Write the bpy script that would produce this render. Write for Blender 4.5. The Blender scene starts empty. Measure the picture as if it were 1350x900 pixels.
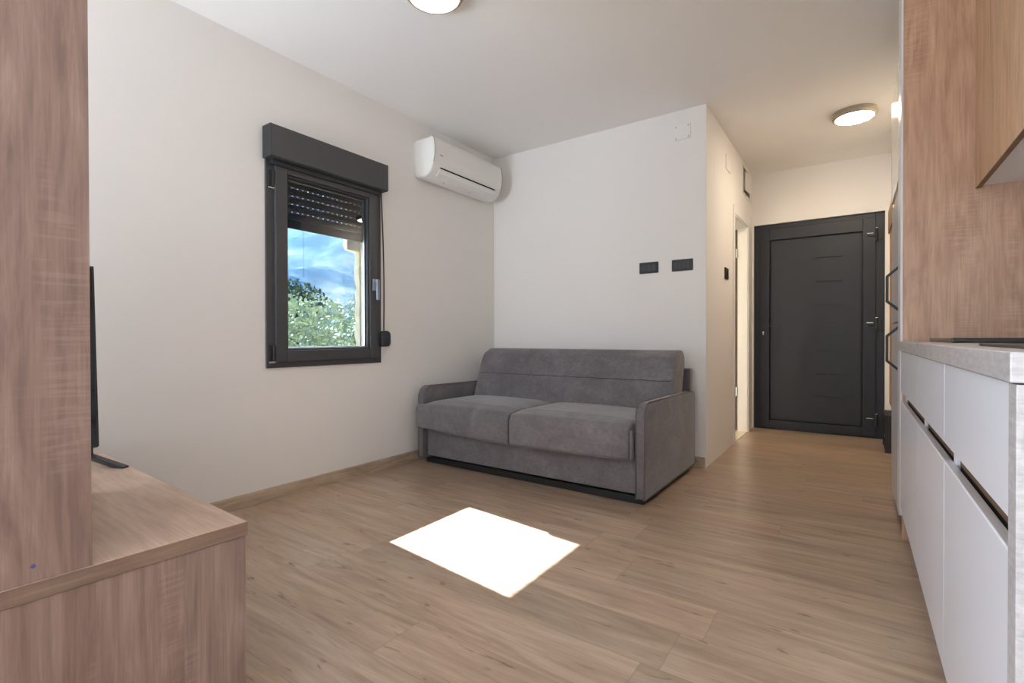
import bpy, bmesh, math, random
from mathutils import Vector, Matrix
random.seed(7)
SC = bpy.context.scene
COL = SC.collection
R = math.radians

# ------------------------------------------------------------------ camera
cam_d = bpy.data.cameras.new('camera'); cam_d.sensor_width = 36; cam_d.lens = 649.9 / 1350 * 36
cam_d.clip_end = 5000; cam_d.clip_start = .02
cam = bpy.data.objects.new('camera', cam_d); COL.objects.link(cam)
yaw, pit, rol = R(34.84), R(.39), R(-.124)
F = Vector((-math.sin(yaw) * math.cos(pit), math.cos(yaw) * math.cos(pit), -math.sin(pit)))
Rt = Vector((math.cos(yaw), math.sin(yaw), 0)); U = Rt.cross(F)
R2 = Rt * math.cos(rol) + U * math.sin(rol); U2 = U * math.cos(rol) - Rt * math.sin(rol)
m4 = Matrix((R2, U2, -F)).transposed().to_4x4(); m4.translation = (2.764, 0, .93)
cam.matrix_world = m4
SC.camera = cam

# ------------------------------------------------------------------ world, sun, exposure
SC.view_settings.view_transform = 'Standard'; SC.view_settings.look = 'None'
SC.view_settings.gamma = 1; SC.view_settings.use_curve_mapping = False
SC.view_settings.exposure = 0.68
try:
    SC.cycles.max_bounces = 12; SC.cycles.diffuse_bounces = 8; SC.cycles.use_denoising = True
    SC.cycles.sample_clamp_indirect = 6; SC.cycles.caustics_reflective = False; SC.cycles.caustics_refractive = False
    SC.cycles.volume_bounces = 0
except Exception: pass
SKY = .5; SUN = 60.0; LAMP = 75.0; DAY = 175.0; PORTAL = True
sun_dir = Vector((1, -.115, -.867)).normalized()
w = bpy.data.worlds.new('sky_world'); SC.world = w; w.use_nodes = True
nt = w.node_tree; bg = nt.nodes['Background']
sky = nt.nodes.new('ShaderNodeTexSky'); sky.sky_type = 'NISHITA'; sky.sun_disc = False
sky.sun_elevation = R(41); sky.sun_rotation = R(-83); sky.dust_density = 2.0; sky.air_density = 1.0
nt.links.new(sky.outputs[0], bg.inputs[0]); bg.inputs[1].default_value = SKY
sd = bpy.data.lights.new('sun', 'SUN'); sd.energy = SUN; sd.angle = R(.5); sd.color = (1, .97, .94)
so = bpy.data.objects.new('sun', sd); COL.objects.link(so); so.rotation_euler = sun_dir.to_track_quat('-Z', 'Y').to_euler()
so.location = (-6, 3, 8)
if PORTAL:
    for nm, loc, sx, sy, dr in (('window_portal', (-.32, 1.93, 1.3), .8, .9, (1, 0, 0)),):
        a = bpy.data.lights.new(nm, 'AREA'); a.shape = 'RECTANGLE'; a.size = sx; a.size_y = sy
        a.cycles.is_portal = True
        o = bpy.data.objects.new(nm, a); COL.objects.link(o); o.location = loc
        o.rotation_euler = Vector(dr).to_track_quat('-Z', 'Z').to_euler()

# added area lamps standing in for daylight at the invented doors behind the camera
for nm, loc, sx, sy, dr, en in (('balcony_fill', (.06, -1.6, 1.14), 1.3, 2.1, (1, .15, .6), DAY), ('terrace_fill', (.95, -2.48, 1.14), 1.3, 2.1, (0, 1, .6), DAY * .24)):
    dl = bpy.data.lights.new(nm, 'AREA'); dl.shape = 'RECTANGLE'; dl.size = sx; dl.size_y = sy; dl.energy = en; dl.color = (.74, .86, 1)
    do = bpy.data.objects.new(nm, dl); COL.objects.link(do); do.location = loc
    do.rotation_euler = Vector(dr).to_track_quat('-Z', 'Z').to_euler()

# ------------------------------------------------------------------ helpers
def link(o, parent=None):
    COL.objects.link(o)
    if parent is not None: o.parent = parent
    return o
def tag(o, label=None, cat=None, group=None, kind=None):
    if label: o['label'] = label
    if cat: o['category'] = cat
    if group: o['group'] = group
    if kind: o['kind'] = kind
    return o
def empty(name, loc=(0, 0, 0), rz=0):
    o = bpy.data.objects.new(name, None); o.empty_display_size = .1
    COL.objects.link(o); o.location = loc; o.rotation_euler = (0, 0, rz); return o
def obj(name, bm, mat, parent=None, bevel=0, seg=2, smooth=False):
    bmesh.ops.recalc_face_normals(bm, faces=bm.faces)
    me = bpy.data.meshes.new(name); bm.to_mesh(me); bm.free()
    for m in (mat if isinstance(mat, (list, tuple)) else [mat]): me.materials.append(m)
    o = bpy.data.objects.new(name, me)
    if smooth:
        for p in me.polygons: p.use_smooth = True
    if bevel:
        b = o.modifiers.new('bevel', 'BEVEL'); b.width = bevel; b.segments = seg; b.limit_method = 'ANGLE'; b.angle_limit = R(40)
        b.harden_normals = False
    return link(o, parent)
def bx(bm, x0, x1, y0, y1, z0, z1, mi=0):
    vs = [bm.verts.new((x, y, z)) for x in (x0, x1) for y in (y0, y1) for z in (z0, z1)]
    for f in ((0, 1, 3, 2), (4, 6, 7, 5), (0, 4, 5, 1), (2, 3, 7, 6), (0, 2, 6, 4), (1, 5, 7, 3)):
        fc = bm.faces.new([vs[i] for i in f]); fc.material_index = mi
    return vs
def box(name, b, mat, parent=None, bevel=.0015, seg=2, smooth=False):
    bm = bmesh.new(); bx(bm, *b); return obj(name, bm, mat, parent, bevel, seg, smooth)
def boxes(name, bs, mat, parent=None, bevel=0, seg=2):
    bm = bmesh.new()
    for b in bs: bx(bm, *b)
    return obj(name, bm, mat, parent, bevel, seg)
def each(name, bs, mat, parent=None, bevel=0):
    for b in bs: box(name, b, mat, parent, bevel)
def prism(bm, pts, axis, a, b, mi=0):
    """extrude a 2-D outline along an axis from a to b"""
    def P(p, t):
        return {'x': (t, p[0], p[1]), 'y': (p[0], t, p[1]), 'z': (p[0], p[1], t)}[axis]
    A = [bm.verts.new(P(p, a)) for p in pts]; B = [bm.verts.new(P(p, b)) for p in pts]
    n = len(pts)
    bm.faces.new(A[::-1]).material_index = mi; bm.faces.new(B).material_index = mi
    for i in range(n):
        bm.faces.new((A[i], A[(i + 1) % n], B[(i + 1) % n], B[i])).material_index = mi
def cyl(bm, c, r, h, axis='z', n=32, r2=None):
    r2 = r if r2 is None else r2
    def P(a, rr, t):
        u, v = rr * math.cos(a), rr * math.sin(a)
        return {'x': (c[0] + t, c[1] + u, c[2] + v), 'y': (c[0] + u, c[1] + t, c[2] + v), 'z': (c[0] + u, c[1] + v, c[2] + t)}[axis]
    A = [bm.verts.new(P(2 * math.pi * i / n, r, 0)) for i in range(n)]
    B = [bm.verts.new(P(2 * math.pi * i / n, r2, h)) for i in range(n)]
    bm.faces.new(A); bm.faces.new(B[::-1])
    for i in range(n): bm.faces.new((A[i], B[i], B[(i + 1) % n], A[(i + 1) % n]))
def lathe(bm, c, prof, n=48):
    rings = []
    for r, z in prof:
        if r < 1e-6: rings.append([bm.verts.new((c[0], c[1], c[2] + z))])
        else: rings.append([bm.verts.new((c[0] + r * math.cos(2 * math.pi * i / n), c[1] + r * math.sin(2 * math.pi * i / n), c[2] + z)) for i in range(n)])
    for A, B in zip(rings, rings[1:]):
        for i in range(n):
            j = (i + 1) % n
            if len(A) == 1 and len(B) == 1: continue
            if len(A) == 1: bm.faces.new((A[0], B[j], B[i]))
            elif len(B) == 1: bm.faces.new((A[i], A[j], B[0]))
            else: bm.faces.new((A[i], A[j], B[j], B[i]))
def tube(bm, pts, r, n=10):
    pts = [Vector(p) for p in pts]; rings = []
    for k, p in enumerate(pts):
        d = (pts[min(k + 1, len(pts) - 1)] - pts[max(k - 1, 0)]).normalized()
        a = Vector((0, 0, 1)) if abs(d.z) < .9 else Vector((1, 0, 0))
        u = d.cross(a).normalized(); v = d.cross(u)
        rings.append([bm.verts.new(p + (u * math.cos(t) + v * math.sin(t)) * r) for t in (2 * math.pi * i / n for i in range(n))])
    for A, B in zip(rings, rings[1:]):
        for i in range(n): bm.faces.new((A[i], A[(i + 1) % n], B[(i + 1) % n], B[i]))
    bm.faces.new(rings[0][::-1]); bm.faces.new(rings[-1])
def rounded(pts, rad, n=6):
    """round the corners of an outline; rad: number or list"""
    out = []; N = len(pts)
    for i, p in enumerate(pts):
        r = rad[i] if isinstance(rad, (list, tuple)) else rad
        p = Vector(p); a = Vector(pts[i - 1]) - p; b = Vector(pts[(i + 1) % N]) - p
        if r <= 0: out.append(tuple(p)); continue
        ang = a.angle(b); t = min(r / math.tan(ang / 2), a.length * .49, b.length * .49); r_ = t * math.tan(ang / 2)
        A = p + a.normalized() * t; B = p + b.normalized() * t
        c = p + (a.normalized() + b.normalized()).normalized() * (r_ / math.sin(ang / 2))
        va, vb = A - c, B - c; th = va.angle(vb)
        for k in range(n + 1):
            s = k / n
            v = (va * math.sin((1 - s) * th) + vb * math.sin(s * th)) / max(math.sin(th), 1e-6)
            out.append(tuple(c + v))
    return out
def wall(name, axis, c0, c1, u0, u1, z0, z1, holes, mat):
    """wall slab with rectangular holes; axis = the axis it is thin along"""
    us = sorted({u0, u1, *[h[0] for h in holes], *[h[1] for h in holes]})
    zs = sorted({z0, z1, *[h[2] for h in holes], *[h[3] for h in holes]})
    bm = bmesh.new()
    for a, b in zip(us, us[1:]):
        for c, d in zip(zs, zs[1:]):
            mu, mz = (a + b) / 2, (c + d) / 2
            if any(h[0] < mu < h[1] and h[2] < mz < h[3] for h in holes): continue
            if axis == 'x': bx(bm, c0, c1, a, b, c, d)
            else: bx(bm, a, b, c0, c1, c, d)
    bmesh.ops.remove_doubles(bm, verts=bm.verts, dist=1e-5)
    # drop the inner faces shared by neighbouring blocks
    seen = {}
    for f in list(bm.faces):
        k = tuple(sorted(v.index for v in f.verts)) if False else frozenset(f.verts)
        seen.setdefault(k, []).append(f)
    kill = [f for fs in seen.values() if len(fs) > 1 for f in fs]
    bmesh.ops.delete(bm, geom=kill, context='FACES_ONLY')
    return tag(obj(name, bm, mat), kind='structure')

# ------------------------------------------------------------------ materials
class N:
    def __init__(s, name):
        s.m = bpy.data.materials.new(name); s.m.use_nodes = True; s.t = s.m.node_tree
        s.b = s.t.nodes['Principled BSDF']
    def n(s, typ, **kw):
        d = s.t.nodes.new(typ)
        for k, v in kw.items(): setattr(d, k, v)
        return d
    def l(s, a, b): s.t.links.new(a, b)
    def _set(s, sock, v):
        if hasattr(v, 'is_linked') or hasattr(v, 'links'): s.l(v, sock)
        else: sock.default_value = v
    def math(s, op, a, b=0.0, c=None):
        d = s.n('ShaderNodeMath', operation=op); s._set(d.inputs[0], a); s._set(d.inputs[1], b)
        if c is not None: s._set(d.inputs[2], c)
        return d.outputs[0]
    def coord(s): return s.n('ShaderNodeTexCoord').outputs['Object']
    def map(s, v, sc=(1, 1, 1), loc=(0, 0, 0), rot=(0, 0, 0)):
        d = s.n('ShaderNodeMapping'); s.l(v, d.inputs[0]); d.inputs['Scale'].default_value = sc
        d.inputs['Location'].default_value = loc; d.inputs['Rotation'].default_value = rot; return d.outputs[0]
    def noise(s, v, scale=1, detail=4, rough=.5, dist=0):
        d = s.n('ShaderNodeTexNoise'); s.l(v, d.inputs['Vector']); d.inputs['Scale'].default_value = scale
        d.inputs['Detail'].default_value = detail; d.inputs['Roughness'].default_value = rough; d.inputs['Distortion'].default_value = dist
        return d.outputs[0]
    def ramp(s, f, stops):
        d = s.n('ShaderNodeValToRGB'); s.l(f, d.inputs[0]); e = d.color_ramp.elements
        while len(e) < len(stops): e.new(.5)
        for i, (p, c) in enumerate(stops):
            e[i].position = p; e[i].color = (c, c, c, 1) if isinstance(c, (int, float)) else (*c, 1)
        return d.outputs[0]
    def mix(s, f, a, b, mode='MIX'):
        d = s.n('ShaderNodeMix', data_type='RGBA', blend_type=mode); s._set(d.inputs[0], f)
        for i, v in ((6, a), (7, b)):
            if isinstance(v, tuple): d.inputs[i].default_value = (*v, 1) if len(v) == 3 else v
            else: s.l(v, d.inputs[i])
        return d.outputs[2]
    def bump(s, h, st=.2, d=.002):
        b = s.n('ShaderNodeBump'); s.l(h, b.inputs['Height']); b.inputs['Strength'].default_value = st; b.inputs['Distance'].default_value = d
        s.l(b.outputs[0], s.b.inputs['Normal'])
    def base(s, c, rough=.5, metal=0, spec=None):
        if isinstance(c, tuple): s.b.inputs['Base Color'].default_value = (*c, 1)
        else: s.l(c, s.b.inputs['Base Color'])
        s._set(s.b.inputs['Roughness'], rough); s.b.inputs['Metallic'].default_value = metal
        if spec is not None: s.b.inputs['Specular IOR Level'].default_value = spec
        return s.m
def srgb(r, g, b):
    f = lambda c: (c / 255 / 12.92) if c / 255 <= .04045 else ((c / 255 + .055) / 1.055) ** 2.4
    return (f(r), f(g), f(b))
def plain(name, c, rough=.5, metal=0, nz=0.03, scale=30, bump=0):
    n = N(name); v = n.noise(n.coord(), scale, 3)
    col = n.mix(n.math('MULTIPLY', v, 1.0), tuple(x * (1 - nz) for x in c), tuple(min(1, x * (1 + nz)) for x in c))
    n.base(col, rough, metal)
    if bump: n.bump(v, bump, .001)
    return n.m
def paint(name, c, rough=.85):
    n = N(name); co = n.coord(); a = n.noise(co, 1.2, 3); b = n.noise(co, 260, 2)
    n.base(n.mix(a, tuple(x * .97 for x in c), c), rough); n.bump(b, .12, .0008); return n.m
def wood(name, light, mid, dark, axis='z', band=.11, rough=.5, bandmix=.55, seed=0, saw=.5, hue=(1, .86, .82)):
    n = N(name); co = n.coord()
    S = lambda al, ac: {'x': (al, ac, ac), 'y': (ac, al, ac), 'z': (ac, ac, al)}[axis]
    sep = n.n('ShaderNodeSeparateXYZ'); n.l(co, sep.inputs[0]); X, Y, Z = sep.outputs
    ac = {'x': n.math('ADD', Y, Z), 'y': n.math('ADD', X, Z), 'z': n.math('ADD', X, Y)}[axis]
    bid = n.math('FLOOR', n.math('DIVIDE', n.math('ADD', ac, seed * .37 + 10), band))
    wn = n.n('ShaderNodeTexWhiteNoise', noise_dimensions='1D'); n.l(n.math('ADD', bid, seed * 3.1), wn.inputs['W'])
    comb = n.n('ShaderNodeCombineXYZ'); sh = n.math('MULTIPLY', wn.outputs[0], 9.0)
    for i in range(3): n.l(sh, comb.inputs[i])
    add = n.n('ShaderNodeVectorMath', operation='ADD'); n.l(co, add.inputs[0]); n.l(comb.outputs[0], add.inputs[1]); cs = add.outputs[0]
    big = n.noise(n.map(cs, S(1.5, 8), (seed, seed, 0)), 1, 5, .55, 2.6)
    fib = n.noise(n.map(cs, S(5, 170)), 1, 3, .6)
    mid_n = n.noise(n.map(cs, S(2.2, 26)), 1, 5, .65, 1.6)
    f = n.math('ADD', n.math('MULTIPLY', big, .55), n.math('MULTIPLY', mid_n, .45))
    col = n.ramp(f, [(.33, dark), (.5, mid), (.66, light)])
    col = n.mix(n.math('MULTIPLY', n.ramp(fib, [(.35, 1), (.6, 0)]), .26), col, tuple(x * .66 for x in dark))
    tint = n.ramp(wn.outputs[0], [(0, (.84, .83, .83)), (.5, (1, 1, 1)), (1, hue)])
    col = n.mix(bandmix, col, tint, 'MULTIPLY')
    sawn = n.noise(n.map(cs, S(130, 9)), 1, 2, .5, .4); msk = n.ramp(n.noise(n.map(cs, S(2.2, 7)), 1, 2), [(.52, 0), (.62, 1)])
    col = n.mix(n.math('MULTIPLY', n.math('MULTIPLY', n.ramp(sawn, [(.5, 0), (.62, 1)]), msk), saw * .5), col, tuple(min(1, x * 1.25) for x in light))
    n.base(col, rough); n.bump(n.math('ADD', fib, n.math('MULTIPLY', sawn, .5)), .12, .0008)
    return n.m

M_wall = paint('wall_paint', (.80, .775, .748))
M_wall_cool = M_wall
M_ceil = paint('ceiling_paint', (.88, .865, .85))
M_white = plain('white_lacquer', (.76, .775, .83), .28, nz=.01)
M_whitem = plain('white_matt', (.76, .75, .73), .5, nz=.02)
M_anth = plain('anthracite_foil', srgb(66, 67, 70), .42, nz=.06, scale=60)
M_anth2 = plain('anthracite_dark', srgb(40, 42, 46), .4, nz=.06)
M_black = plain('black_plastic', (.012, .012, .013), .38)
M_blackm = plain('black_matt', (.02, .02, .022), .6)
M_gap = plain('gap_shade', (.01, .009, .008), .9)  # near-black colour standing in for the shade inside gaps
M_chrome = plain('chrome', (.75, .76, .78), .2, 1.0)
M_steel = plain('brushed_metal', (.62, .63, .65), .35, 1.0)
M_ac = plain('white_plastic', (.80, .79, .77), .4, nz=.01)
M_door = plain('entrance_door_foil', srgb(32, 35, 42), .5, nz=.08, scale=80)
M_wtv = wood('tv_unit_wood', srgb(162, 140, 127), srgb(140, 118, 107), srgb(114, 94, 85), 'z', .155, .5, .8, 1, .35, (1, .90, .87))
M_wtvtop = wood('tv_unit_top_wood', srgb(216, 190, 168), srgb(200, 172, 150), srgb(180, 150, 130), 'x', .25, .45, .35, 2, .3)
M_wtvedge = wood('tv_unit_edge_wood', srgb(150, 124, 104), srgb(128, 104, 88), srgb(104, 84, 72), 'y', .2, .5, .2, 3, .1)
M_wk = wood('kitchen_panel_wood', srgb(214, 180, 154), srgb(197, 162, 138), srgb(170, 136, 114), 'z', .19, .45, .35, 4, .4)
M_wup = wood('upper_door_wood', srgb(218, 184, 152), srgb(202, 168, 137), srgb(178, 143, 114), 'z', .11, .45, .25, 8, .3)
M_wedge = wood('cabinet_edge_wood', srgb(150, 118, 88), srgb(126, 98, 72), srgb(104, 78, 58), 'y', .3, .5, .1, 5, .1)
M_base = wood('baseboard_wood', srgb(200, 180, 158), srgb(180, 160, 138), srgb(150, 130, 112), 'y', .5, .5, .1, 6, .1)
M_basex = wood('baseboard_wood_across', srgb(200, 180, 158), srgb(180, 160, 138), srgb(150, 130, 112), 'x', .5, .5, .1, 6, .1)
M_oak = wood('oak_board', srgb(204, 160, 122), srgb(186, 142, 106), srgb(160, 118, 86), 'z', .3, .5, .1, 9, .1)

def m_worktop():
    n = N('grey_stone_laminate'); co = n.coord()
    a = n.noise(n.map(co, (4, 4, 20)), 6, 6, .6, .5); b = n.noise(co, 90, 4, .7)
    f = n.math('ADD', n.math('MULTIPLY', a, .6), n.math('MULTIPLY', b, .4))
    n.base(n.ramp(f, [(.3, srgb(150, 146, 146)), (.5, srgb(178, 174, 174)), (.7, srgb(200, 196, 194))]), .38); return n.m
M_top = m_worktop()

def m_fabric():
    n = N('grey_suede'); co = n.coord()
    a = n.noise(co, 5, 5, .6, .6); b = n.noise(co, 420, 3, .7); c = n.noise(n.map(co, (1, 1, 1.3)), 38, 4, .65, .8)
    f = n.math('ADD', n.math('MULTIPLY', a, .45), n.math('ADD', n.math('MULTIPLY', c, .35), n.math('MULTIPLY', b, .2)))
    n.base(n.ramp(f, [(.32, srgb(90, 86, 88)), (.5, srgb(108, 104, 106)), (.68, srgb(130, 126, 128))]), .95, 0, .2)
    n.b.inputs['Sheen Weight'].default_value = .35; n.b.inputs['Sheen Roughness'].default_value = .4
    n.bump(n.math('ADD', b, n.math('MULTIPLY', c, .6)), .35, .0012); return n.m
M_fab = m_fabric()
M_pipe = plain('grey_piping', srgb(106, 101, 103), .9)

def m_floor():
    n = N('oak_laminate'); co = n.coord()
    W, L = .205, 1.32
    sep = n.n('ShaderNodeSeparateXYZ'); n.l(co, sep.inputs[0]); X, Y, Z = sep.outputs
    yy = n.math('ADD', n.math('DIVIDE', Y, W), 20.35); row = n.math('FLOOR', yy); fy = n.math('FRACT', yy)
    wr = n.n('ShaderNodeTexWhiteNoise', noise_dimensions='1D'); n.l(row, wr.inputs['W'])
    xx = n.math('ADD', n.math('DIVIDE', X, L), n.math('ADD', wr.outputs[0], 20)); colx = n.math('FLOOR', xx); fx = n.math('FRACT', xx)
    idv = n.math('ADD', n.math('MULTIPLY', row, 7.13), n.math('MULTIPLY', colx, 3.71))
    wp = n.n('ShaderNodeTexWhiteNoise', noise_dimensions='1D'); n.l(idv, wp.inputs['W'])
    comb = n.n('ShaderNodeCombineXYZ'); sh = n.math('MULTIPLY', wp.outputs[0], 17.0)
    n.l(sh, comb.inputs[0]); n.l(sh, comb.inputs[1])
    add = n.n('ShaderNodeVectorMath', operation='ADD'); n.l(co, add.inputs[0]); n.l(comb.outputs[0], add.inputs[1]); cs = add.outputs[0]
    big = n.noise(n.map(cs, (1.1, 9, 1)), 1, 5, .55, 1.6)
    md = n.noise(n.map(cs, (3.0, 38, 1)), 1, 4, .6, .5)
    fib = n.noise(n.map(cs, (9, 220, 1)), 1, 3, .6)
    f = n.math('ADD', n.math('MULTIPLY', big, .62), n.math('MULTIPLY', md, .38))
    c = n.ramp(f, [(.30, srgb(140, 117, 97)), (.5, srgb(172, 149, 127)), (.68, srgb(194, 173, 152))])
    tint = n.ramp(wp.outputs[0], [(0, (.80, .79, .78)), (.5, (1, 1, 1)), (1, (1.0, .94, .88))])
    c = n.mix(.9, c, tint, 'MULTIPLY')
    c = n.mix(n.math('MULTIPLY', n.ramp(fib, [(.36, 1), (.6, 0)]), .22), c, srgb(112, 90, 74))
    kn = n.noise(n.map(cs, (6.5, 30, 1)), 1, 3, .55, .9)
    c = n.mix(n.math('MULTIPLY', n.ramp(kn, [(.645, 0), (.73, 1)]), .8), c, srgb(92, 72, 60))
    e1 = n.math('LESS_THAN', n.math('MINIMUM', fy, n.math('SUBTRACT', 1, fy)), .0016 / W)
    e2 = n.math('LESS_THAN', n.math('MINIMUM', fx, n.math('SUBTRACT', 1, fx)), .0016 / L)
    e = n.math('MAXIMUM', e1, e2)
    c = n.mix(n.math('MULTIPLY', e, .32), c, srgb(96, 78, 64))
    n.base(c, n.math('ADD', n.math('MULTIPLY', fib, .12), .26))
    n.b.inputs['Specular IOR Level'].default_value = .75
    n.bump(n.math('SUBTRACT', n.math('MULTIPLY', fib, .5), e), .12, .001)
    return n.m
M_floor = m_floor()

def m_glass(name='dimmed_glass', tint=(.69, .73, .78)):  # tint put into the panes to dim the bright outside view
    n = N(name); t = n.t
    out = t.nodes['Material Output']; t.nodes.remove(n.b)
    tr = n.n('ShaderNodeBsdfTransparent'); tr.inputs[0].default_value = (*tint, 1)
    gl = n.n('ShaderNodeBsdfGlossy'); gl.inputs['Roughness'].default_value = .0; 
    fr = n.n('ShaderNodeFresnel'); fr.inputs[0].default_value = 1.45
    mx = n.n('ShaderNodeMixShader'); n.l(fr.outputs[0], mx.inputs[0]); n.l(tr.outputs[0], mx.inputs[1]); n.l(gl.outputs[0], mx.inputs[2])
    n.l(mx.outputs[0], out.inputs[0]); return n.m
M_glass = m_glass()
def m_emit(name, c, s):
    n = N(name); n.base((.9, .9, .88), .4)
    n.b.inputs['Emission Color'].default_value = (*c, 1); n.b.inputs['Emission Strength'].default_value = s; return n.m

# ------------------------------------------------------------------ room shell
H = 2.594; YB = 3.68; XC = 1.891; YE = 5.592; XR = 3.03; XK = 3.54; YF = -2.6
WX = -.20
tag(box('floor', (WX, XK + .2, YF - .2, YE + .25, -.12, 0), M_floor, bevel=0), kind='structure')
tag(box('ceiling', (WX, XK + .2, YF - .2, YE + .25, H, H + .15), M_ceil, bevel=0), kind='structure')
wall('wall_left', 'x', WX, 0, YF, YB, 0, H, [(1.512, 2.325, .772, 2.0), (-2.3, -.9, .02, 2.25)], M_wall)
wall('wall_back', 'y', YB, YB + .15, WX, XC, 0, H, [], M_wall)
wall('wall_hallway', 'x', XC - .14, XC, YB + .15, YE + .25, 0, H, [(4.66, 5.34, 0, 2.03), (5.08, 5.43, 2.31, 2.545)], M_wall)
wall('wall_end', 'y', YE, YE + .25, XC, XR, 0, H, [(1.905, 2.985, 0, 2.078)], M_wall)
wall('wall_right', 'x', XR, XR + .12, 3.72, YE + .25, 0, H, [], M_wall)
wall('wall_alcove', 'y', 3.64, 3.72, XR, XK, 0, H, [], M_wall)
wall('wall_kitchen', 'x', XK, XK + .2, YF, 3.72, 0, H, [], M_wall)
wall('wall_front', 'y', YF - .2, YF, WX, XK + .2, 0, H, [(.25, 1.65, .02, 2.25)], M_wall)
# outer reveal of the window: rough light plaster edge on the right-hand side
bm = bmesh.new()
zs = [.70 + i * .05 for i in range(17)] + [1.545, 1.555, 1.565, 1.60, 1.65, 1.70, 1.8, 1.9, 2.0]
rr = random.Random(3)
prev = None
for z in zs:
    ox = WX - .035 - rr.random() * .02; oy = 2.318 - rr.random() * .012 - (.10 if z > 1.56 else 0)
    ring = [bm.verts.new(p) for p in ((WX - .002, 2.46, z), (WX - .002, 2.318, z), (WX - .012, oy + .006, z), (ox, oy, z), (ox, 2.46, z))]
    if prev:
        for i in range(5): bm.faces.new((prev[i], prev[(i + 1) % 5], ring[(i + 1) % 5], ring[i]))
    else: bm.faces.new(ring[::-1])
    prev = ring
bm.faces.new(prev)
tag(obj('trim_1', bm, plain('rough_plaster', (.78, .74, .66), .95, nz=.2, scale=25)), kind='structure')
box('threshold', (.25, 1.65, YF - .2, YF, 0, .02), M_steel); tag(bpy.data.objects['threshold'], kind='structure'); bpy.data.objects['threshold'].name = 'trim_2'

# baseboards
def baseboard(name, pieces, mat, lips):
    bm = bmesh.new()
    for b in pieces: bx(bm, *b)
    for b in lips: bx(bm, *b)
    return tag(obj(name, bm, mat, bevel=.002), kind='structure')
baseboard('baseboard_left', [(0, .014, .84, 1.1775, .0, .068), (0, .014, 1.1785, YB, .0, .068)], M_base, [(0, .010, .84, YB, .068, .073), (.014, .017, .84, YB, 0, .004)])
baseboard('baseboard_back', [(.02, XC - .006, YB - .014, YB, .0, .068)], M_basex, [(.02, XC - .006, YB - .010, YB, .068, .073)])

# invented glazed balcony doors, unseen behind the camera, put in to light the room
def balcony(name, loc, rz):
    r = empty(name, loc, rz); tag(r, kind='structure')
    boxes('door_frame', [(-.70, -.64, -.04, .04, .02, 2.25), (.64, .70, -.04, .04, .02, 2.25), (-.64, .64, -.04, .04, 2.19, 2.25), (-.64, .64, -.04, .04, .02, .07)], M_anth, r, .002)
    for a, b in ((-.64, -.002), (.002, .64)):
        f = boxes('door_sash', [(a, a + .07, -.03, .03, .07, 2.19), (b - .07, b, -.03, .03, .07, 2.19), (a + .07, b - .07, -.03, .03, 2.12, 2.19), (a + .07, b - .07, -.03, .03, .07, .15)], M_anth, r, .002)
        box('glass_pane', (a + .07, b - .07, -.006, .006, .15, 2.12), M_glass, f, 0)
balcony('door_3', (.95, YF - .1, 0), 0)
balcony('door_4', (-.10, -1.6, 0), R(90))

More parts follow.
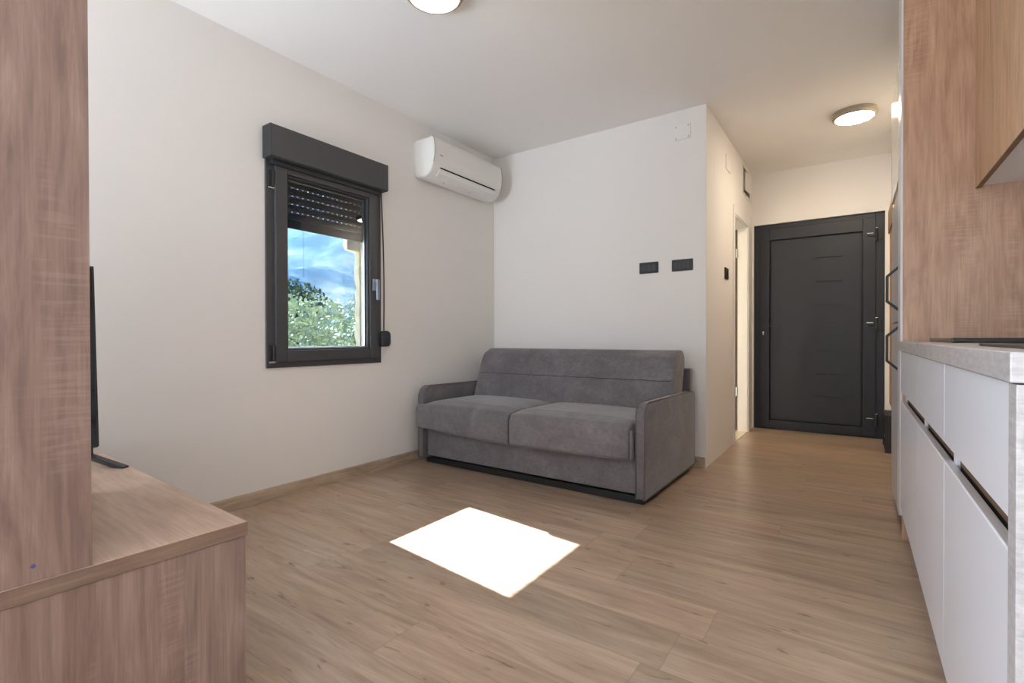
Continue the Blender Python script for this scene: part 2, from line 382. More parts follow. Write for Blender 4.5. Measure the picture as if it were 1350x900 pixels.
# ------------------------------------------------------------------ window 1
def window():
    r = empty('window_1', (0, 1.92, .772)); tag(r, 'anthracite tilt and turn window in the left wall', kind='structure')
    P = lambda y0, y1, z0, z1, x0, x1: (x0, x1, y0 - 1.92, y1 - 1.92, z0 - .772, z1 - .772)
    y0, y1, z0, z1 = 1.506, 2.334, .760, 1.975
    # frame, slightly proud of the plaster
    boxes('window_frame', [P(y0, y0 + .062, z0, z1, -.065, .012), P(y1 - .062, y1, z0, z1, -.065, .012),
                           P(y0 + .062, y1 - .062, z0, z0 + .055, -.065, .012), P(y0 + .062, y1 - .062, z1 - .05, z1, -.065, .012)], M_anth, r, .003)
    a0, a1, b0, b1 = 1.554, 2.292, .793, 1.95
    gy0, gy1, gz0, gz1 = 1.625, 2.226, .862, 1.893
    sash = boxes('window_sash', [P(a0, gy0, b0, b1, -.05, .03), P(gy1, a1, b0, b1, -.05, .03),
                          P(gy0, gy1, b0, gz0, -.05, .03), P(gy0, gy1, gz1, b1, -.05, .03)], M_anth, r, .004)
    # glazing beads in a cooler grey, then the pane
    g = .012
    boxes('glazing_bead', [P(gy0, gy0 + g, gz0, gz1, -.028, .016), P(gy1 - g, gy1, gz0, gz1, -.028, .016), P(gy0 + g, gy1 - g, gz0, gz0 + g, -.028, .016), P(gy0 + g, gy1 - g, gz1 - g, gz1, -.028, .016)], M_anth, sash, .004)
    boxes('spacer', [P(gy0 + g - .001, gy0 + g + .006, gz0 + g - .001, gz1 - g + .001, -.028, -.010), P(gy1 - g - .006, gy1 - g + .001, gz0 + g - .001, gz1 - g + .001, -.028, -.010), P(gy0 + g + .006, gy1 - g - .006, gz0 + g - .001, gz0 + g + .006, -.028, -.010), P(gy0 + g + .006, gy1 - g - .006, gz1 - g - .006, gz1 - g + .001, -.028, -.010)], M_steel, sash, 0)
    box('glass_pane', P(gy0 + .002, gy1 - .002, gz0 + .002, gz1 - .002, -.009, -.005), M_glass, sash, 0)
    # hinges at the left
    for z in (1.80, .80):
        bm = bmesh.new(); bx(bm, *P(1.520, 1.548, z, z + .095, .012, .022)); cyl(bm, (.024, 1.545 - 1.92, z + .005 - .772), .008, .085, 'z', 14)
        bx(bm, *P(1.515, 1.552, z - .012, z - .002, .012, .026))
        h = obj('hinge', bm, M_black, r, .002); h.data.materials.append(M_chrome)
        for p in list(h.data.polygons)[-6:]: p.material_index = 1
    # lever handle
    bm = bmesh.new(); bx(bm, *P(2.243, 2.273, 1.26, 1.34, .03, .040)); cyl(bm, (.040, 2.258 - 1.92, 1.322 - .772), .011, .03, 'x', 16)
    prism(bm, rounded([(2.247 - 1.92, 1.195 - .772), (2.269 - 1.92, 1.195 - .772), (2.269 - 1.92, 1.335 - .772), (2.247 - 1.92, 1.335 - .772)], .006), 'x', .066, .078)
    obj('handle', bm, plain('grey_handle', srgb(150, 160, 176), .3, .7), r, .002)
    # sill outside
    box('window_sill', P(1.512, 2.325, .772, .80, WX - .04, -.066), M_steel, r, .002)
window()

# roller shutter
def shutter():
    r = empty('roller_shutter', (0, 1.915, 1.955))
    tag(r, 'anthracite roller shutter box above the window, its slats half lowered', 'roller shutter')
    O = (0, 1.915, 1.955)
    D = .09; hb = .18; y0, y1 = 1.497 - O[1], 2.333 - O[1]
    bm = bmesh.new(); prism(bm, rounded([(.0, 0), (D - .004, 0), (D, .006), (D, hb), (0, hb)], [0, .01, .004, .004, 0], 4), 'y', y0, y1)
    for v in bm.verts: pass
    obj('shutter_box', bm, M_anth, r, .002)
    for s in (y0 - .0025, y1 - .0005):
        bm = bmesh.new(); prism(bm, rounded([(.0, -.001), (D + .001, -.001), (D + .001, hb + .001), (0, hb + .001)], [0, .01, .004, 0], 4), 'y', s, s + .003)
        obj('end_cap', bm, M_anth2, r, .0008)
    box('lower_flap', (.013, .05, y0 + .03, y1 - .03, -.03, -.002), M_anth2, r, .003)
    # slats: profiled aluminium, joined by perforated webs
    bm = bmesh.new(); X = -.11
    ys, ye_ = 1.53 - O[1], 2.308 - O[1]
    z = 1.612 - O[2]
    bx(bm, X - .006, X + .008, ys + .02, ye_ - .02, z, z + .055)      # bottom rail
    z += .057; pitch = .050
    k = 0
    while z < .12:
        prof = [(X - .003, z), (X + .002, z + .004), (X + .004, z + .020), (X + .002, z + .037), (X - .003, z + .041), (X - .004, z + .02)]
        prism(bm, prof, 'y', ys, ye_)
        if k < 9:
            t = ys
            while t < ye_ - .02:
                bx(bm, X - .002, X + .002, t, t + .023, z + .040, z + pitch + .001); t += .036
            bx(bm, X - .010, X - .002, ys, ye_, z + pitch + .0005, z + pitch + .002)  # outer lip added to keep the sun out of the slots
            bx(bm, X - .0018, X + .0018, ys, ye_, z + .040, z + .044)
        z += pitch; k += 1
    obj('shutter_slats', bm, plain('slat_grey', srgb(58, 62, 72), .45, .2), r)
    each('guide_rail', [(X - .02, X + .025, ys - .012, ys + .012, .785 - O[2], 2.0 - O[2]), (X - .02, X + .025, ye_ - .008, ye_ + .016, .785 - O[2], 2.0 - O[2])], M_anth, r, .002)
    # strap and winder
    bm = bmesh.new(); pts = []
    for i in range(13):
        t = i / 12; pts.append((.020 + .006 * math.sin(math.pi * t), 2.330 + .020 * t - O[1] + .006 * math.sin(math.pi * t), (1.956 * (1 - t) + .972 * t) - O[2]))
    for a, b in zip(pts, pts[1:]):
        for s in (0,):
            v = [bm.verts.new(q) for q in ((a[0], a[1] - .005, a[2]), (a[0], a[1] + .005, a[2]), (b[0], b[1] + .005, b[2]), (b[0], b[1] - .005, b[2]),
                                          (a[0] + .002, a[1] - .005, a[2]), (a[0] + .002, a[1] + .005, a[2]), (b[0] + .002, b[1] + .005, b[2]), (b[0] + .002, b[1] - .005, b[2]))]
            for f in ((0, 1, 2, 3), (4, 7, 6, 5), (0, 4, 5, 1), (1, 5, 6, 2), (2, 6, 7, 3), (3, 7, 4, 0)): bm.faces.new([v[i] for i in f])
    obj('strap', bm, M_black, r)
    bm = bmesh.new()
    prism(bm, rounded([(2.318 - O[1], .872 - O[2]), (2.402 - O[1], .872 - O[2]), (2.402 - O[1], .984 - O[2]), (2.335 - O[1], .984 - O[2]), (2.318 - O[1], .965 - O[2])], [.006, .03, .045, .02, .01], 7), 'x', .0125, .036)
    wdr = obj('strap_winder', bm, plain('winder_black', (.02, .024, .032), .22), r, .004, 3)
shutter()

# ------------------------------------------------------------------ outside
M_ground = plain('dry_grass', srgb(150, 148, 110), .95, nz=.3, scale=.4)
tag(box('ground', (-160, 60, -80, 160, -3.4, -3.0), M_ground, bevel=0), kind='structure')
tag(box('balcony_deck', (-1.6, 3.9, -4.6, YF - .2, -.14, -.02), plain('pale_tile', (.62, .60, .57), .6), bevel=0), 'pale tiled balcony floor outside the added glazed doors', 'balcony', kind='structure')
from mathutils import noise as mn
def mountain():
    bm = bmesh.new(); nu, nv = 90, 110; g = []
    for j in range(nv + 1):
        row = []
        for i in range(nu + 1):
            a = R(100 + 60 * i / nu); d = 140 + (j / nv) ** 1.2 * 1100
            x, y = 2.7 + d * math.cos(a), d * math.sin(a)
            t = j / nv
            h = -8 + max(0, d - 180) * (.30 + .22 * min(1, max(0, (d - 450) / 500)))
            p = Vector((x * .0032, y * .0032, 3.3))
            rid = 1 - abs(mn.noise(Vector((p.x * 2.2 + p.y * .8, p.y * .9, 1))))
            h += (d - 140) * (.12 * (rid - .7) + .07 * mn.fractal(p * 2.6, 1, 2, 5) + .012 * mn.fractal(p * 22, 1, 2, 4))
            row.append(bm.verts.new((x, y, h)))
        g.append(row)
    for j in range(nv):
        for i in range(nu): bm.faces.new((g[j][i], g[j][i + 1], g[j + 1][i + 1], g[j + 1][i]))
    n = N('mountain_scrub'); co = n.coord()
    a = n.noise(n.map(co, (.035, .035, .02)), 1, 8, .65, .6); b = n.noise(co, .08, 6, .7)
    f = n.math('ADD', n.math('MULTIPLY', a, .6), n.math('MULTIPLY', b, .4))
    n.base(n.ramp(f, [(.42, srgb(18, 32, 26)), (.49, srgb(44, 60, 48)), (.55, srgb(66, 78, 66)), (.64, srgb(104, 108, 104))]), 1.0, 0, 0.0)
    tag(obj('mountain', bm, n.m, smooth=True), kind='structure')
mountain()
# haze in the air between the trees and the mountain
nh = N('haze'); out = nh.t.nodes['Material Output']; nh.t.nodes.remove(nh.b)
vs_ = nh.n('ShaderNodeVolumeScatter'); vs_.inputs['Color'].default_value = (.14, .31, .66, 1); vs_.inputs['Density'].default_value = .0010; vs_.inputs['Anisotropy'].default_value = .2
nh.l(vs_.outputs[0], out.inputs['Volume'])
tag(box('haze', (-1100, -110, 20, 1000, -30, 170), nh.m, bevel=0), kind='stuff', label='blue haze in front of the mountain', cat='haze')

def tree_mesh(seed, nleaf=2600):
    rr = random.Random(seed); bm = bmesh.new()
    blobs = [(Vector((rr.uniform(-1.1, 1.1), rr.uniform(-1.1, 1.1), 2.7 + rr.uniform(0, 2.0))), rr.uniform(.7, 1.25)) for _ in range(11)]
    for k in range(nleaf):
        c, r = rr.choice(blobs)
        d = Vector((rr.gauss(0, 1), rr.gauss(0, 1), rr.gauss(0, 1))).normalized() * r * rr.uniform(.7, 1.03)
        p = c + Vector((d.x, d.y, d.z * .8)); s = rr.uniform(.07, .13)
        u = Vector((rr.gauss(0, 1), rr.gauss(0, 1), rr.gauss(0, 1))).normalized(); v = u.orthogonal().normalized()
        bm.faces.new([bm.verts.new(p + q) for q in (u * s, v * s * .5, -u * s, -v * s * .5)])
    tb = bmesh.new()
    tube(tb, [(0, 0, 0), (.05, .03, 1), (-.03, .05, 2), (.05, 0, 3.2)], .13, 8); tube(tb, [(0, 0, 1.4), (.5, .3, 2.4), (.9, .5, 3.3)], .07, 6); tube(tb, [(0, 0, 1.7), (-.5, -.3, 2.6), (-.8, -.6, 3.4)], .06, 6)
    return bm, tb
M_bark = plain('bark', srgb(96, 84, 72), .9, nz=.25)
def leafmat(name, c1, c2):
    n = N(name); f = n.noise(n.coord(), 3.5, 4, .7)
    n.base(n.ramp(f, [(.35, c1), (.65, c2)]), .95, 0, .1); n.b.inputs['Subsurface Weight'].default_value = 0; return n.m
LM = [leafmat('misty_leaves', srgb(104, 122, 102), srgb(152, 166, 150)), leafmat('pine_leaves', srgb(30, 50, 38), srgb(58, 80, 52))]  # first leaf colour is lightened to give the mist over the trees
protos = []
for k in range(3):
    bm, tb = tree_mesh(20 + k)
    protos.append((bm, tb))
tp = []
for k, (bm, tb) in enumerate(protos):
    a = bpy.data.meshes.new('crown'); bm.to_mesh(a); a.materials.append(LM[0] if k != 1 else LM[1]); bm.free()
    b = bpy.data.meshes.new('trunk'); bmesh.ops.recalc_face_normals(tb, faces=tb.faces); tb.to_mesh(b); b.materials.append(M_bark); tb.free(); tp.append((a, b))
trees = [(-13, 10.3, 1.02, 0, 'silvery green tree nearest to the window, at the lower middle of the view'), (-19, 18.6, 1.1, 2, 'pale leafy tree at the right in the window view'),
         (-17.5, 11.1, 1.15, 1, 'dark green tree at the left edge of the window view'), (-28.5, 18.4, 1.25, 0, 'pale green tree behind the silvery one in the window view'),
         (-23, 24.0, 1.3, 2, 'tall pale tree at the far right in the window view'), (-33, 22, 1.45, 1, 'dark tree far behind the pale trees in the window view'),
         (-14.5, 13.6, .95, 2, 'low bushy pale tree in front of the right tree in the window view'), (-22, 15.0, 1.1, 0, 'middle pale tree in the second row of the window view')]
for i, (x, y, s, k, lb) in enumerate(trees):
    r = empty('tree', (x, y, -3.0), i * 1.3); r.scale = (s, s, s); tag(r, lb, 'tree', 'trees outside the window')
    link(bpy.data.objects.new('crown', tp[k][0]), r); link(bpy.data.objects.new('trunk', tp[k][1]), r)

# ------------------------------------------------------------------ entrance door (door_1)
def entrance():
    r = empty('door_1', (2.445, YE + .03, 0)); tag(r, 'anthracite panelled entrance door at the end of the hallway', kind='structure')
    ox, oy = 2.445, YE + .03
    P = lambda x0, x1, z0, z1, y0, y1: (x0 - ox, x1 - ox, y0, y1, z0, z1)
    boxes('door_frame', [P(1.905, 1.965, 0, 2.078, 0, .07), P(2.915, 2.985, 0, 2.078, 0, .07), P(1.965, 2.915, 2.02, 2.078, 0, .07), P(1.965, 2.915, 0, .022, 0.0, .07)], M_door, r, .003)
    px0, px1, pz0, pz1 = 2.048, 2.822, .095, 1.915
    boxes('door_leaf', [P(1.962, px0, .02, 2.03, -.014, .05), P(px1, 2.918, .02, 2.03, -.014, .05), P(px0, px1, .02, pz0, -.014, .05), P(px0, px1, pz1, 2.03, -.014, .05), P(px0, px1, pz0, pz1, .02, .05)], M_door, r, .003)
    g = .014
    # centre panel with seven pressed grooves
    bm = bmesh.new(); gz = [.355, .578, .80, 1.024, 1.246, 1.47, 1.70]; zc = pz0 + g
    def slab(x0, x1, z0, z1): bx(bm, *P(x0, x1, z0, z1, -.004, .02))
    gx0, gx1 = 2.45, 2.66
    slab(px0 + g, gx0, pz0 + g, pz1 - g); slab(gx1, px1 - g, pz0 + g, pz1 - g)
    for z in gz: slab(gx0, gx1, zc, z - .004); bx(bm, *P(gx0, gx1, z - .004, z + .004, .010, .02)); zc = z + .004
    slab(gx0, gx1, zc, pz1 - g)
    obj('door_panel', bm, M_door, r)
    # lever, rosettes, cylinder
    bm = bmesh.new(); cyl(bm, (1.995 - ox, -.014, 1.045), .026, -.010, 'y', 24); cyl(bm, (1.995 - ox, -.024, 1.045), .010, -.034, 'y', 16)
    prism(bm, rounded([(1.985 - ox, 1.036), (2.125 - ox, 1.038), (2.125 - ox, 1.052), (1.985 - ox, 1.056)], .005), 'y', -.066, -.052)
    obj('door_handle', bm, M_black, r, .001)
    bm = bmesh.new(); cyl(bm, (1.995 - ox, -.014, .975), .026, -.008, 'y', 24); e = obj('escutcheon', bm, M_black, r)
    bm = bmesh.new(); cyl(bm, (1.995 - ox, -.022, .983), .010, -.012, 'y', 16); bx(bm, 1.990 - ox, 2.0 - ox, -.036, -.018, .958, .982); obj('lock_cylinder', bm, M_chrome, e)
    for z in (1.87, 1.05, .17):
        bm = bmesh.new(); cyl(bm, (2.925 - ox, -.026, z - .055), .011, .11, 'z', 16); bx(bm, 2.86 - ox, 2.915 - ox, -.024, -.014, z - .014, z + .014); bx(bm, 2.935 - ox, 2.965 - ox, -.014, 0, z - .05, z + .05)
        h = obj('hinge', bm, M_black, r, .002); bm = bmesh.new(); cyl(bm, (2.925 - ox, -.026, z + .056), .0115, .008, 'z', 16); bx(bm, 2.85 - ox, 2.90 - ox, -.028, -.0245, z + .012, z + .018); obj('hinge_cap', bm, M_chrome, h)
entrance()

# hallway side door (door_2): lined opening into the bathroom, leaf swung open inside
def side_door():
    r = empty('door_2', (XC, 5.0, 0)); tag(r, 'white lined doorway in the hallway wall', kind='structure')
    P = lambda x0, x1, y0, y1, z0, z1: (x0 - XC, x1 - XC, y0 - 5.0, y1 - 5.0, z0, z1)
    boxes('door_frame', [P(XC - .088, XC + .004, 5.305, 5.345, 0, 2.035), P(XC - .155, XC + .004, 4.655, 4.675, 0, 2.035), P(XC - .155, XC + .004, 4.675, 5.305, 2.005, 2.035)], M_whitem, r, .003)
    boxes('architrave', [P(XC + .004, XC + .014, 5.315, 5.385, 0, 2.09), P(XC + .0, XC + .010, 4.620, 4.668, 0, 2.09), P(XC + .0, XC + .010, 4.668, 5.315, 2.02, 2.09)], M_whitem, r, .003)
    lf = box('door_leaf', P(XC - .80, XC - .090, 5.303, 5.34, .01, 2.0), plain('bath_door_shade', (.10, .075, .055), .6), r, .002)  # leaf coloured dark to give the unlit slit beside the jamb
    for z in (.35, 1.72):
        bm = bmesh.new(); cyl(bm, (-.095, 5.296 - 5.0, z), .009, .09, 'z', 14); obj('hinge', bm, M_chrome, r)
side_door()
# bathroom behind the doorway
wall('wall_bathroom', 'x', .5, .6, 4.0, YE + .25, 0, H, [], M_wall)
box('tile_strip', (.6, XC, 4.662, 5.30, 0, .004), plain('cream_tile', srgb(220, 204, 176), .3), bevel=0); tag(bpy.data.objects['tile_strip'], kind='structure'); bpy.data.objects['tile_strip'].name = 'floor_bathroom'

# ------------------------------------------------------------------ wall fittings
def switch_plate(x0, x1, nmod, label):
    w = x1 - x0; r = empty('switch_plate', ((x0 + x1) / 2, YB, 1.462)); tag(r, label, 'switch', 'black wall switches')
    bm = bmesh.new(); o = [(-w / 2, -.042), (w / 2, -.042), (w / 2, .042), (-w / 2, .042)]
    prism(bm, rounded(o, .004, 3), 'y', -.009, 0); obj('plate', bm, M_blackm, r, .0015)
    iw = w - .034; m = iw / nmod
    for k in range(nmod):
        a = -iw / 2 + k * m
        box('rocker', (a + .0012, a + m - .0012, -.0125, -.0085, -.0245, .0245), M_black, r, .001)
switch_plate(1.402, 1.548, 3, 'left black switch plate with three rockers above the sofa back')
switch_plate(1.650, 1.80, 4, 'right black switch plate nearest the wall corner, with four narrow rockers')
def cover(name, label, axis, c, w, h, at):
    r = empty(name, c); tag(r, label, 'cover plate')
    if axis == 'y':
        box('cover', (-w / 2, w / 2, -.008, 0, -h / 2, h / 2), M_ac, r, .001)
        for sx in (-1, 1):
            for sz in (-1, 1):
                bm = bmesh.new(); cyl(bm, (sx * (w / 2 - .014), -.008, sz * (h / 2 - .014)), .005, -.0015, 'y', 12); obj('screw', bm, plain('screw_grey', (.4, .4, .4), .4, .5), r)
    else:
        box('cover', (0, .006, -w / 2, w / 2, -h / 2, h / 2), M_ac, r, .002)
cover('junction_cover', 'white square junction box cover with four screws high on the back wall', 'y', (1.7245, YB, 2.432), .117, .108, 0)
cover('junction_cover', 'small white cover plate high on the hallway wall', 'x', (XC, 4.40, 2.375), .16, .12, 0)
def hall_switch():
    r = empty('hallway_switch', (XC, 4.335, 1.457)); tag(r, 'black switch beside the hallway doorway', 'switch')
    box('plate', (0, .010, -.058, .058, -.045, .045), M_blackm, r, .002)
    box('rocker', (.0095, .016, -.022, .022, -.024, .024), M_black, r, .001)
hall_switch()
def hatch():
    r = empty('access_hatch', (XC, 5.255, 2.428)); tag(r, 'white access hatch standing ajar above the hallway doorway', 'hatch')
    P = lambda x0, x1, y0, y1, z0, z1: (x0, x1, y0 - 5.255, y1 - 5.255, z0 - 2.428, z1 - 2.428)
    boxes('hatch_frame', [P(-.10, .006, 5.062, 5.08, 2.29, 2.56), P(-.10, .006, 5.43, 5.448, 2.29, 2.56), P(-.10, .006, 5.08, 5.43, 2.29, 2.31), P(-.10, .006, 5.08, 5.43, 2.545, 2.56), P(-.10, -.095, 5.08, 5.43, 2.31, 2.545)], [M_whitem], r, .001)
    h = box('hatch_door', (0, .010, -.215, 0, -.070, .112), M_whitem, r, .001); h.location = (.004, .172, -.0); h.rotation_euler = (0, 0, R(-4.0))
    box('hatch_shade_sheet', P(-.093, -.085, 5.082, 5.428, 2.312, 2.543), plain('hatch_shade_brown', (.10, .06, .03), .8), r, 0)  # dark brown sheet standing in for the shade of the recess
hatch()

# ------------------------------------------------------------------ ceiling lamps
M_lampring = plain('lamp_bronze_ring', srgb(150, 140, 126), .4, .2)
M_lampglow = m_emit('lamp_diffuser', (1, .84, .64), LAMP)
M_lampglow2 = m_emit('lamp_diffuser_cool', (1, .90, .76), LAMP * .17)
def lamp(x, y, label, glow):
    r = empty('ceiling_lamp', (x, y, H)); tag(r, label, 'ceiling lamp', 'round ceiling lamps')
    bm = bmesh.new(); lathe(bm, (0, 0, 0), [(0, 0), (.140, 0), (.142, -.005), (.141, -.026), (.138, -.036), (.128, -.045), (.121, -.045), (.119, -.034), (0, -.034)])
    obj('lamp_ring', bm, M_lampring, r, smooth=True)
    bm = bmesh.new(); lathe(bm, (0, 0, 0), [(.1185, -.036), (.117, -.045), (.098, -.053), (.06, -.059), (0, -.061)]); obj('diffuser', bm, glow, r, smooth=True)
    bm = bmesh.new(); cyl(bm, (.1415 * math.cos(-.9), .1415 * math.sin(-.9), -.015), .005, .004, 'z', 10); obj('screw', bm, M_chrome, r)
lamp(2.757, 4.45, 'round bronze rimmed ceiling lamp in the hallway in front of the entrance door', M_lampglow)
lamp(1.12, 1.72, 'round ceiling lamp over the living room, cut by the top of the photo', M_lampglow2)

# ------------------------------------------------------------------ air conditioner
def aircon():
    r = empty('air_conditioner', (0, 3.10, 2.14)); tag(r, 'white split air conditioner high on the left wall near the corner', 'air conditioner')
    y0, y1 = 2.672 - 3.10, 3.525 - 3.10
    Z = lambda z: z - 2.14
    body = [(0, Z(2.165)), (.03, Z(2.148)), (.10, Z(2.146)), (.150, Z(2.165)), (.178, Z(2.195)), (.195, Z(2.235)), (.203, Z(2.28)), (.205, Z(2.34)), (.200, Z(2.40)), (.190, Z(2.425)), (.17, Z(2.436)), (0, Z(2.436))]
    bm = bmesh.new(); prism(bm, body, 'y', y0, y1); obj('body', bm, M_ac, r, .016, 4, True)
    front = [(.198, Z(2.245)), (.207, Z(2.29)), (.2095, Z(2.34)), (.2045, Z(2.398)), (.195, Z(2.425)), (.18, Z(2.437)), (.17, Z(2.4375)), (.17, Z(2.41)), (.19, Z(2.39)), (.195, Z(2.3))]
    bm = bmesh.new(); prism(bm, front, 'y', y0 + .004, y1 - .004); obj('front_cover', bm, M_ac, r, .0015)
    for s in (y0 + .0005, y1 - .0035):
        bm = bmesh.new(); prism(bm, [(.1775, Z(2.437)), (.183, Z(2.436)), (.199, Z(2.426)), (.2095, Z(2.398)), (.2145, Z(2.34)), (.212, Z(2.29)), (.202, Z(2.240)), (.198, Z(2.242)), (.208, Z(2.29)), (.210, Z(2.34)), (.205, Z(2.398)), (.195, Z(2.424)), (.18, Z(2.434))], 'y', s, s + .003)
        obj('cover_seam', bm, plain('seam_grey', (.30, .29, .28), .6), r)
    bm = bmesh.new(); prism(bm, [(.188, Z(2.222)), (.1935, Z(2.2195)), (.1905, Z(2.2105)), (.185, Z(2.213))], 'y', y0 + .085, y1 - .085); obj('air_slot', bm, M_gap, r)  # slot drawn as a near-black strip for its inner shade
    bm = bmesh.new(); prism(bm, [(.1895, Z(2.2085)), (.1735, Z(2.178)), (.148, Z(2.158)), (.143, Z(2.163)), (.168, Z(2.184)), (.184, Z(2.2085))], 'y', y0 + .08, y1 - .08); obj('louver', bm, M_ac, r, .001)
    for yy in (y0 + .20, y0 + .52):
        bm = bmesh.new(); cyl(bm, (.115, yy, Z(2.146)), .007, -.002, 'z', 12); obj('screw_cap', bm, plain('cap_grey', (.42, .42, .42), .5), r)
    # small maker's mark on the front
    bm = bmesh.new(); 
    for k in range(4): bx(bm, .2085, .2108, y0 + .062 + k * .0085, y0 + .068 + k * .0085, Z(2.300), Z(2.306))
    obj('badge', bm, plain('badge_grey', (.22, .22, .23), .4), r)
    box('mounting_plate', (0, .008, y0 - .002, y1 - .03, Z(2.19), Z(2.42)), M_ac, r, .001)
aircon()

# ------------------------------------------------------------------ sofa
def extrude_soft(bm, prof, x0, x1, n=14, fx=None):
    """loft a (y,z) outline along x with optional deformation"""
    rings = []
    for i in range(n + 1):
        t = i / n; x = x0 + (x1 - x0) * t
        rings.append([bm.verts.new(fx(t, x, p)) if fx else bm.verts.new((x, p[0], p[1])) for p in prof])
    m = len(prof)
    for A, B in zip(rings, rings[1:]):
        for i in range(m): bm.faces.new((A[i], B[i], B[(i + 1) % m], A[(i + 1) % m]))
    bm.faces.new(rings[0]); bm.faces.new(rings[-1][::-1])
def sofa():
    ox, oy = .94, 3.1
    sa = R(-.6); pv = Vector((1.832, 2.59)); dv = Vector((ox, oy)) - pv
    r = empty('sofa', (pv.x + dv.x * math.cos(sa) - dv.y * math.sin(sa), pv.y + dv.x * math.sin(sa) + dv.y * math.cos(sa), 0), sa); tag(r, 'grey suede two seat sofa bed in the corner against the back wall', 'sofa')
    X0, X1 = .088, 1.830; AW = .055
    # arms
    for s, (a, b) in ((-1, (X0, X0 + AW)), (1, (X1 - AW, X1))):
        prof = rounded([(2.60 - oy, .045), (3.575 - oy, .045), (3.575 - oy, .558), (2.60 - oy, .572)], [.012, .012, .06, .075], 8)
        bm = bmesh.new(); prism(bm, prof, 'x', a - ox, b - ox)
        o = obj('armrest', bm, M_fab, r, .016, 4, True)
        for xx in (a - ox + .004, b - ox - .004):
            bm = bmesh.new(); pr = [(xx, p[0], p[1]) for p in rounded([(2.5985 - oy, .043), (3.5765 - oy, .043), (3.5765 - oy, .5595), (2.5985 - oy, .5735)], [.012, .012, .06, .075], 8)]
            xs = -.0 if xx < (a + b) / 2 - ox else 0
            tube(bm, pr + [pr[0]], .0032, 6); obj('piping', bm, M_pipe, o, smooth=True)
    # base front, plinth
    bm = bmesh.new(); bx(bm, X0 + AW + .012 - ox, X1 - AW - .004 - ox, 2.628 - oy, 2.66 - oy, .062, .40); obj('front_panel', bm, M_fab, r, .008, 3)
    boxes('base_frame', [(X0 + AW + .002 - ox, X1 - AW - .002 - ox, 2.665 - oy, 3.56 - oy, .065, .33)], M_blackm, r, .002)
    boxes('plinth', [(X0 + .02 - ox, X1 - .035 - ox, 2.662 - oy, 3.555 - oy, 0, .0425)], M_black, r, .003)
    # seat cushions
    rr = random.Random(5)
    for k, (a, b) in enumerate(((X0 + AW + .006, .935), (.945, X1 - AW - .022))):
        dz = -.004 if k == 0 else 0
        prof = rounded([(2.545 - oy, .262), (2.640 - oy, .252), (2.665 - oy, .335), (3.13 - oy, .335), (3.15 - oy, .468), (2.70 - oy, .470), (2.550 - oy, .447)], [.022, .02, .01, .01, .03, .15, .06], 7)
        xl = a
        def fx(t, x, p, a=a, b=b, k=k):
            e = min(t, 1 - t); puff = 1 - math.exp(-e * 16)
            y, z = p; yf = 2.545 - oy
            if k == 0 and t < .5 and y < 2.592 - oy:      # front lip wraps over the arm front
                x = x - (AW - .004) * max(0, 1 - t / .30) ** 1.2
            top = max(0, (z - .40) / .07)
            z = z - .016 * (1 - puff) * top + .006 * math.sin(math.pi * t) * top + (((.018 * (1 - 2 * t)) if k == 0 else -.014 * (1 - t)) if z < .32 and y < 2.66 - oy else 0)
            front = max(0, 1 - (y - yf) / .06); y = y + .016 * (1 - puff) * front - .008 * math.sin(math.pi * t) * front + .0025 * math.sin(x * 41 + z * 30) * front
            return (x - ox, y, z)
        bm = bmesh.new(); extrude_soft(bm, prof, a, b, 36, fx)
        o = obj('seat_cushion', bm, M_fab, r, .010, 3, True)
        o.data['n'] = 1
    box('cushion_flap', (X1 - AW - .020 - ox, X1 - AW - .005 - ox, 2.566 - oy, 2.60 - oy, .262, .425), M_fab, r, .007, 3)
    # backrest: leaning pad
    prof = rounded([(3.130 - oy, .44), (3.36 - oy, .44), (3.485 - oy, .845), (3.325 - oy, .846), (3.262 - oy, .805)], [.01, .01, .045, .06, .05], 8)
    def fb(t, x, p):
        e = min(t, 1 - t) ; puff = 1 - math.exp(-e * 22); y, z = p
        top = max(0, (z - .72) / .125)
        inx = .028 * top ** 2
        x = x + (inx if t < .5 else -inx * .5) * (1 - puff)
        # bulge of the face and a stitched dip half way up
        if y < 3.30 - oy + (z - .44) * .3:
            y = y - .012 * math.sin(math.pi * min(1, max(0, (z - .44) / .37))) * puff
        return (x - ox, y, z)
    # add points on the front face so the stitch line can be sunk
    pts = []
    for i, p in enumerate(prof):
        pts.append(p); q = prof[(i + 1) % len(prof)]
        L = math.dist(p, q)
        if L > .08:
            nseg = int(L / .03)
            for s in range(1, nseg): pts.append((p[0] + (q[0] - p[0]) * s / nseg, p[1] + (q[1] - p[1]) * s / nseg))
    bm = bmesh.new(); extrude_soft(bm, pts, X0 + AW + .030, X1 - .034, 40, fb)
    bk = obj('backrest', bm, M_fab, r, .010, 3, True)
    # stitch line (a thin sunk seam) on the back and the edge piping of its right side
    zz = .648; yf = 3.130 + (3.262 - 3.130) * (zz - .44) / (.805 - .44) - .0135
    bm = bmesh.new(); tube(bm, [(X0 + AW + .045 + i * (X1 - X0 - AW - .095) / 40 - ox, yf - oy + .0015 + (.010 * (1 - min(1, min(i, 40 - i) / 4)) ** 2), zz + .0015 * math.sin(i * 1.3)) for i in range(41)], .0022, 6); obj('seam', bm, plain('seam_dark', srgb(52, 50, 54), .9), bk, smooth=True)
    # raised frame behind the backrest
    boxes('back_frame', [(X0 + .02 - ox, X1 - .012 - ox, 3.505 - oy, 3.572 - oy, .33, .715)], M_fab, r, .012, 3)
sofa()

